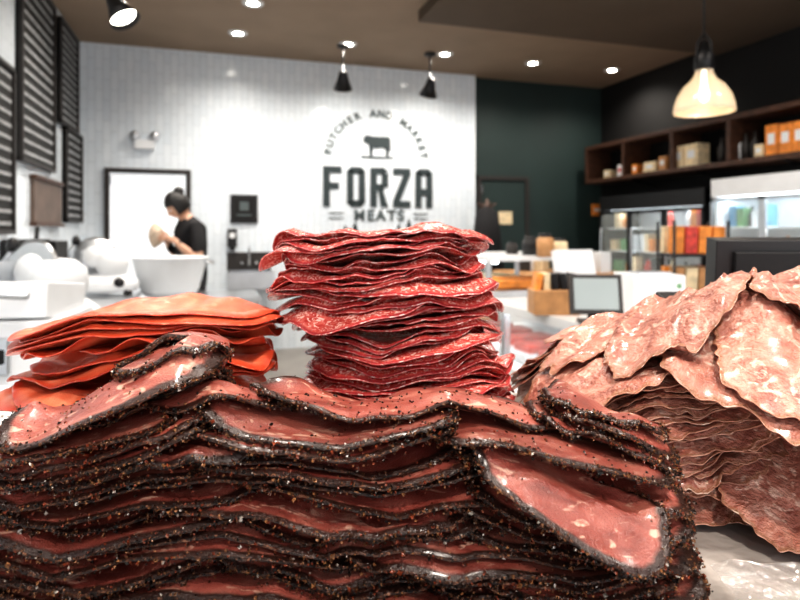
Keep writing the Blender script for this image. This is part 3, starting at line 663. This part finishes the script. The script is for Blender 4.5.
# salami
P=Pile(); i=0
while hc(-.01,.67)<1.334 and i<90:
    i+=1; f=(hc(-.01,.67)-1.107)/.23
    cx=.026-.050*f+rng.normal(0,.005); rr=.110+rng.normal(0,.0035)+(.008 if f>.6 else 0)
    if f>.65 and rng.random()<.5: cx-=rng.uniform(0,.02)
    slc(P,(cx,.67+rng.normal(0,.005)-.008*(1-f)),rr,rr*.88,rng.uniform(0,6),.0024,n=2.05,on=.014,wav=.0018,wl=.08,k=rng.uniform(.1,.75),edge=.0048,blur=3,na=260)
finish(P,'salami_slices',('salami','salrim'),0,.66)
# roast beef heap
P=Pile(); 
Tg=1.107+.150*np.clip(1-(np.abs((GXm-.37)/.28))**3.4,0,1)*np.clip(1-(np.abs((GYm-.61)/.20))**2.4,0,1)**.85
nb=0; blocked=np.zeros(H.shape)
for i in range(400):
    D=Tg-H-blocked; D=D+rng.random(D.shape)*.02; D[(GXm>.58)|(GXm<.13)|(GYm<.43)|(GYm>.74)]=-1
    j=np.argmax(D); y,x=np.unravel_index(j,D.shape)
    if D[y,x]<.022: break
    px_,py_=gx[x],gy[y]; rx=rng.uniform(.055,.11); ry=rng.uniform(.04,.065)
    cx=np.clip(px_,.112+rx*.9,.62-rx*.5); 
    if py_>.56: cx=max(cx,.135+rx)
    lo_=.487 if cx-rx<.215 else .405
    cy=np.clip(py_,lo_+ry,.76-ry)
    top_=hc(cx,cy,.012); tgt=sample(Tg,np.array([cx]),np.array([cy]))[0]
    if top_>tgt-.004:
        blocked[np.hypot(GXm-px_,GYm-py_)<.02]+=.05; continue
    nb+=1
    slc(P,(cx,cy),rx,ry,rng.uniform(-.5,.5) if lo_<.45 else rng.uniform(-.1,.1),.002,n=2.2,on=.06,wav=.0045,wl=.05,k=rng.uniform(.5,1.0),edge=.0035,blur=4,on2=.012,na=240)
# large folded slices draped over the heap
for cx,cy,rx,ry,rot,w_ in((.22,.565,.10,.075,.05,.005),(.44,.50,.12,.085,-.15,.008),(.33,.515,.10,.095,.35,.008),(.50,.545,.12,.10,.1,.008),(.28,.60,.13,.09,-.1,.006),(.335,.462,.085,.054,-.5,.007),(.41,.60,.15,.09,.1,.007),(.47,.465,.11,.058,.3,.009),(.38,.53,.075,.05,.6,.009),(.25,.55,.075,.05,.3,.006)):
    slc(P,(cx,cy),rx,ry,rot,.002,n=2.1,on=.09,wav=w_,wl=.06 if rng.random()<.5 else .04,k=rng.uniform(.8,1.3),edge=.005,blur=5,on2=.012,na=360,nd=40)
finish(P,'roast_beef_slices',('beef','beefrim'),.36,.58)
# pastrami
P=Pile()
def tp(cx):
    px=400+cx/.42*F
    return float(np.interp(px,[0,60,150,300,450,600,660,720],[1.190,1.210,1.216,1.217,1.213,1.207,1.193,1.16]))
reg=(GYm>.345)&(GYm<.47)&(GXm>-.29)&(GXm<.20)
H[reg]+=(.005*(1+np.sin(2*math.pi*GXm/.15+.6))+.003*(1+np.sin(2*math.pi*GXm/.067+2)))[reg]
for L in range(44):
    f=min(1,L/25); r_=rng.random()
    if r_<.25: spl=[]
    elif r_<.7: spl=[rng.uniform(-.13,.07)]
    else: spl=[rng.uniform(-.16,-.08),rng.uniform(0,.08)]
    ed=[-.288+.018*f+rng.uniform(0,.014)]+spl+[.194-.010*f-rng.uniform(0,.02)]
    done=0
    segs=[(ed[i]-(.012 if i else 0),ed[i+1]+(.012 if i<len(ed)-2 else 0)) for i in range(len(ed)-1)]
    if rng.random()<.5: segs=segs[::-1]
    for a,b in segs:
        cx=(a+b)/2; rx=(b-a)/2
        if hc(cx,.42,.02)>tp(cx)-.003: continue
        done=1; ry=rng.uniform(.041,.046); fr=.350+.038*f+rng.normal(0,.0042)
        slc(P,(cx,fr+ry),rx,ry,rng.normal(0,.018),.0035,n=3.4,on=.011,wav=.002,wl=.07,k=rng.uniform(.12,.5),edge=.0026,blur=1,na=520,jit=.0007,on2=.0035)
    if L==11: slc(P,(.105,.340+.034),.056,.034,-.25,.0034,n=2.4,on=.03,wav=.003,wl=.05,k=.9,edge=.003,blur=2,na=360,jit=.0006,on2=.004,rnd=.6)
    if rng.random()<.25 and 3<L<24:
        cx=rng.uniform(-.22,.13)
        if hc(cx,.42,.02)<tp(cx)-.003:
            slc(P,(cx,.347+.038*f+.036),rng.uniform(.045,.09),.036,rng.normal(0,.10),.003,n=2.6,on=.03,wav=.003,wl=.05,k=rng.uniform(.6,1.1),edge=.003,blur=2,na=320,jit=.0006,on2=.0045)
    if not done and L>20: break
for cx,rx,ry,fr,w_,k_,rn in((-.17,.095,.042,.392,.004,.35,.7),
    (.02,.12,.040,.397,.004,.3,.8),(.145,.052,.040,.395,.006,.6,.6),(.15,.046,.038,.401,.006,.7,.7),(.148,.042,.034,.408,.005,.8,.5)):
    slc(P,(cx,fr+ry),rx,ry,rng.normal(0,.06),.0033,n=2.5,on=.03,wav=w_,wl=.06,k=k_,edge=.004,blur=2,na=420,jit=.0006,on2=.004,rnd=rn)
# hidden folded-up trimmings form a bump; a broad slice drapes over it and shows its pink face
for cx,rx in((-.165,.040),(-.160,.034),(-.162,.028),(-.16,.022),(-.158,.017)):
    slc(P,(cx,.438),rx,.026,0,.0042,n=2.4,on=.02,wav=.001,wl=.05,k=.8,edge=.001,blur=2,na=200,jit=.0005,on2=.004)
def catm(pts,n=10):
    o=[]
    for i in range(1,len(pts)-2):
        p0,p1,p2,p3=[np.array(p,float) for p in pts[i-1:i+3]]
        for t in np.linspace(0,1,n,endpoint=False): o.append(.5*((2*p1)+(-p0+p2)*t+(2*p0-5*p1+4*p2-p3)*t*t+(-p0+3*p1-3*p2+p3)*t**3))
    return np.array(o)
slc(P,(-.198,.422),.072,.052,.06,.0034,n=2.5,on=.03,wav=.002,wl=.05,k=.62,edge=.003,blur=5,na=420,jit=.0006,on2=.004,rnd=.95)
slc(P,(-.163,.436),.038,.034,.15,.0034,n=2.5,on=.03,wav=.002,wl=.05,k=.7,edge=.003,blur=3,na=360,jit=.0006,on2=.004,rnd=.75)
def curl(pts,d0,d1,th=.0036,drop=.012,rnd=.7):
    pr=catm(pts); n=len(pr)
    tg=np.gradient(pr,axis=0); tg/=np.linalg.norm(tg,axis=1)[:,None]; nr=np.stack([-tg[:,1],tg[:,0]],1)
    ys=np.linspace(d0,d1,9); vs=[];rh=[]
    for side in(.5,-.5):
        for jy,y in enumerate(ys):
            for i in range(n):
                x,z=pr[i]+nr[i]*th*side; yy=y+.003*math.sin(i*.4)
                vs.append((x+.003*math.sin(jy*.9+i*.2),yy,z-(jy/8)**2*drop)); rh.append(1 if (jy==0 or i in(0,n-1)) else .8)
    vs=np.array(vs); F_=[];MM=[]; N=9*n
    for jy in range(8):
        for i in range(n-1):
            a=jy*n+i; F_.append((a,a+1,a+n+1,a+n));MM.append(0); F_.append((N+a,N+a+n,N+a+n+1,N+a+1));MM.append(0)
    for i in range(n-1): F_.append((i,N+i,N+i+1,i+1));MM.append(1)
    for jy in range(8): a=jy*n; F_.append((a,a+n,N+a+n,N+a));MM.append(1); a=jy*n+n-1; F_.append((a,N+a,N+a+n,a+n));MM.append(1)
    P.put(vs,np.array(F_),np.array(MM),np.array(rh),rnd)
    t=np.linspace(0,n-1.01,260); P.rims.append(np.stack([np.interp(t,np.arange(n),vs[:n,0]),np.interp(t,np.arange(n),vs[:n,1]),np.interp(t,np.arange(n),pr[:,1])],1))
# scroll: the top slice's edge rolls over at its right end
zs=lambda x:float(sample(H,np.array([x]),np.array([.432]))[0])
zc_=zs(-.163)+.0025
curl([(-.215,zs(-.21)+.001),(-.20,zs(-.2)+.002),(-.183,zs(-.183)+.0025),(-.166,zc_+.003),(-.150,zc_+.004),(-.139,zc_-.002),(-.136,zc_-.012),(-.143,zc_-.018),(-.151,zc_-.012),(-.149,zc_-.005),(-.144,zc_-.006),(-.142,zc_-.008)],.424,.480,drop=.010,rnd=.85)
ev=[];ef=[];em=[]; ks=['g1','g2','g3','g4','g5']
def grain(p,k,r):
    o=len(ev); q3,_=np.linalg.qr(rng.normal(0,1,(3,3))); sc=r*rng.uniform(.6,1.3,3)
    for s_3 in range(3):
        for sg in(-1,1): ev.append(tuple(p+q3[s_3]*sc[s_3]*sg))
    for A in(0,1):
        for B in(2,3):
            for C in(4,5): ef.append((o+A,o+B,o+C)); em.append(k)
R_=np.concatenate(P.rims); R_=R_[R_[:,1]<.445]
for a in rng.integers(0,len(R_),25000):
    p=R_[a]+np.array([rng.normal(0,.0006),-abs(rng.normal(0,.0011))+.0006,rng.normal(0,.0018)])
    k=int(rng.choice(5,p=[.25,.28,.23,.025,.215])); r=rng.uniform(.0004,.0012)*(1.2 if k==3 else 1)
    if rng.random()<.05: r*=1.7
    grain(p,k,r)
B_=np.concatenate(P.band); B_=B_[B_[:,1]<.42]
for a in rng.integers(0,len(B_),6000):
    grain(B_[a]+np.array([rng.normal(0,.001),rng.normal(.0015,.002),.0004]),int(rng.choice(5,p=[.33,.3,.19,.03,.15])),rng.uniform(.0004,.001))
for a in range(420):
    x=rng.uniform(-.26,.19); y=rng.uniform(.37,.46); z=sample(H,np.array([x]),np.array([y]))[0]
    if z<1.12: continue
    grain(np.array([x,y,z+.0003]),int(rng.choice(5,p=[.35,.3,.15,.1,.1])),rng.uniform(.0006,.0013))
finish(P,'pastrami_slices',('past','crust'),-.03,.43,(ev,ef,em,ks))
# ---------------------------------------------------------------- plastic film
def film(name,cx,cy,w,d,z0,amp,cap=9,seed=0):
    r2=np.random.default_rng(seed); n=80; vs=[];fs=[]
    ks_=[(r2.uniform(20,110),r2.uniform(0,3.14),r2.uniform(0,6.28)) for _ in range(9)]
    for j in range(n):
        for i in range(n):
            x=cx+(i/(n-1)-.5)*w; y=cy+(j/(n-1)-.5)*d
            h=sum(abs(math.sin(kk*(math.cos(a)*x+math.sin(a)*y)+p)) for kk,a,p in ks_)/9
            z=min(cap,max(z0,float(sample(HALL,np.array([x]),np.array([y]))[0])+.002))+amp*h
            vs.append((x,y,z))
    for j in range(n-1):
        for i in range(n-1): a=j*n+i; fs.append((a,a+1,a+n+1,a+n))
    q=MB(); q.add(vs,fs,'film',True); camobj(q,name,0,cx,cy,z0)
film('plastic_wrap',.315,.36,.21,.095,1.108,.022,1.125,3)
film('plastic_wrap',.108,.51,.05,.08,1.108,.03,1.19,5)
# ---------------------------------------------------------------- register terminal + card reader at right
q=MB()
q.box((0,.03,.008),(.2,.16,.016),'black'); q.box((0,.045,.09),(.06,.03,.17),'black')
X=T(0,0,.165)@Matrix.Rotation(math.radians(6),4,'X')
q.box((0,0,0),(.32,.045,.17),'black',X)
q.box((0,-.026,0),(.27,.012,.135),'blackm',X)
for i in range(12): q.box((-.10+i*.012,-.034,-.02),(.004,.003,.06),'black',X)
x,y=CW(.65,.93); q.build('pos_terminal',loc=(x,y,1.09),rz=-YAW-.15,bevel=.02)
q=MB(); q.box((0,0,.012),(.075,.13,.024),'black'); q.box((0,.02,.095),(.075,.035,.14),'black',rx=.3); q.box((.0,0,.12),(.055,.02,.05),'blackm',rx=.3)
for i in range(3):
    for j in range(3): q.box((-.02+i*.02,-.05+j*.02,.026),(.014,.012,.006),'blackm')
x,y=CW(.44,.93); q.build('card_reader',loc=(x,y,1.09),rz=-YAW,bevel=.006)
# ---------------------------------------------------------------- world, camera
w=bpy.data.worlds.new('World'); scene.world=w; w.use_nodes=True
bg=w.node_tree.nodes['Background']; bg.inputs[0].default_value=(.98,.97,1,1); bg.inputs[1].default_value=1.8
cam=bpy.data.cameras.new('Camera'); co=bpy.data.objects.new('Camera',cam); scene.collection.objects.link(co); scene.camera=co
co.location=(0,0,CH); co.rotation_euler=(math.radians(90),0,-YAW); cam.lens=27; cam.sensor_width=36; cam.shift_y=-(300-HZ)/800; cam.clip_start=.02
cam.dof.use_dof=True; cam.dof.focus_distance=.46; cam.dof.aperture_fstop=7.8
scene.view_settings.view_transform='Standard'; scene.view_settings.exposure=0
for lk in('Medium High Contrast','Standard - Medium High Contrast'):
    try: scene.view_settings.look=lk; break
    except Exception: pass
print('beef slices',nb,'pastrami layers',L,'look',scene.view_settings.look)
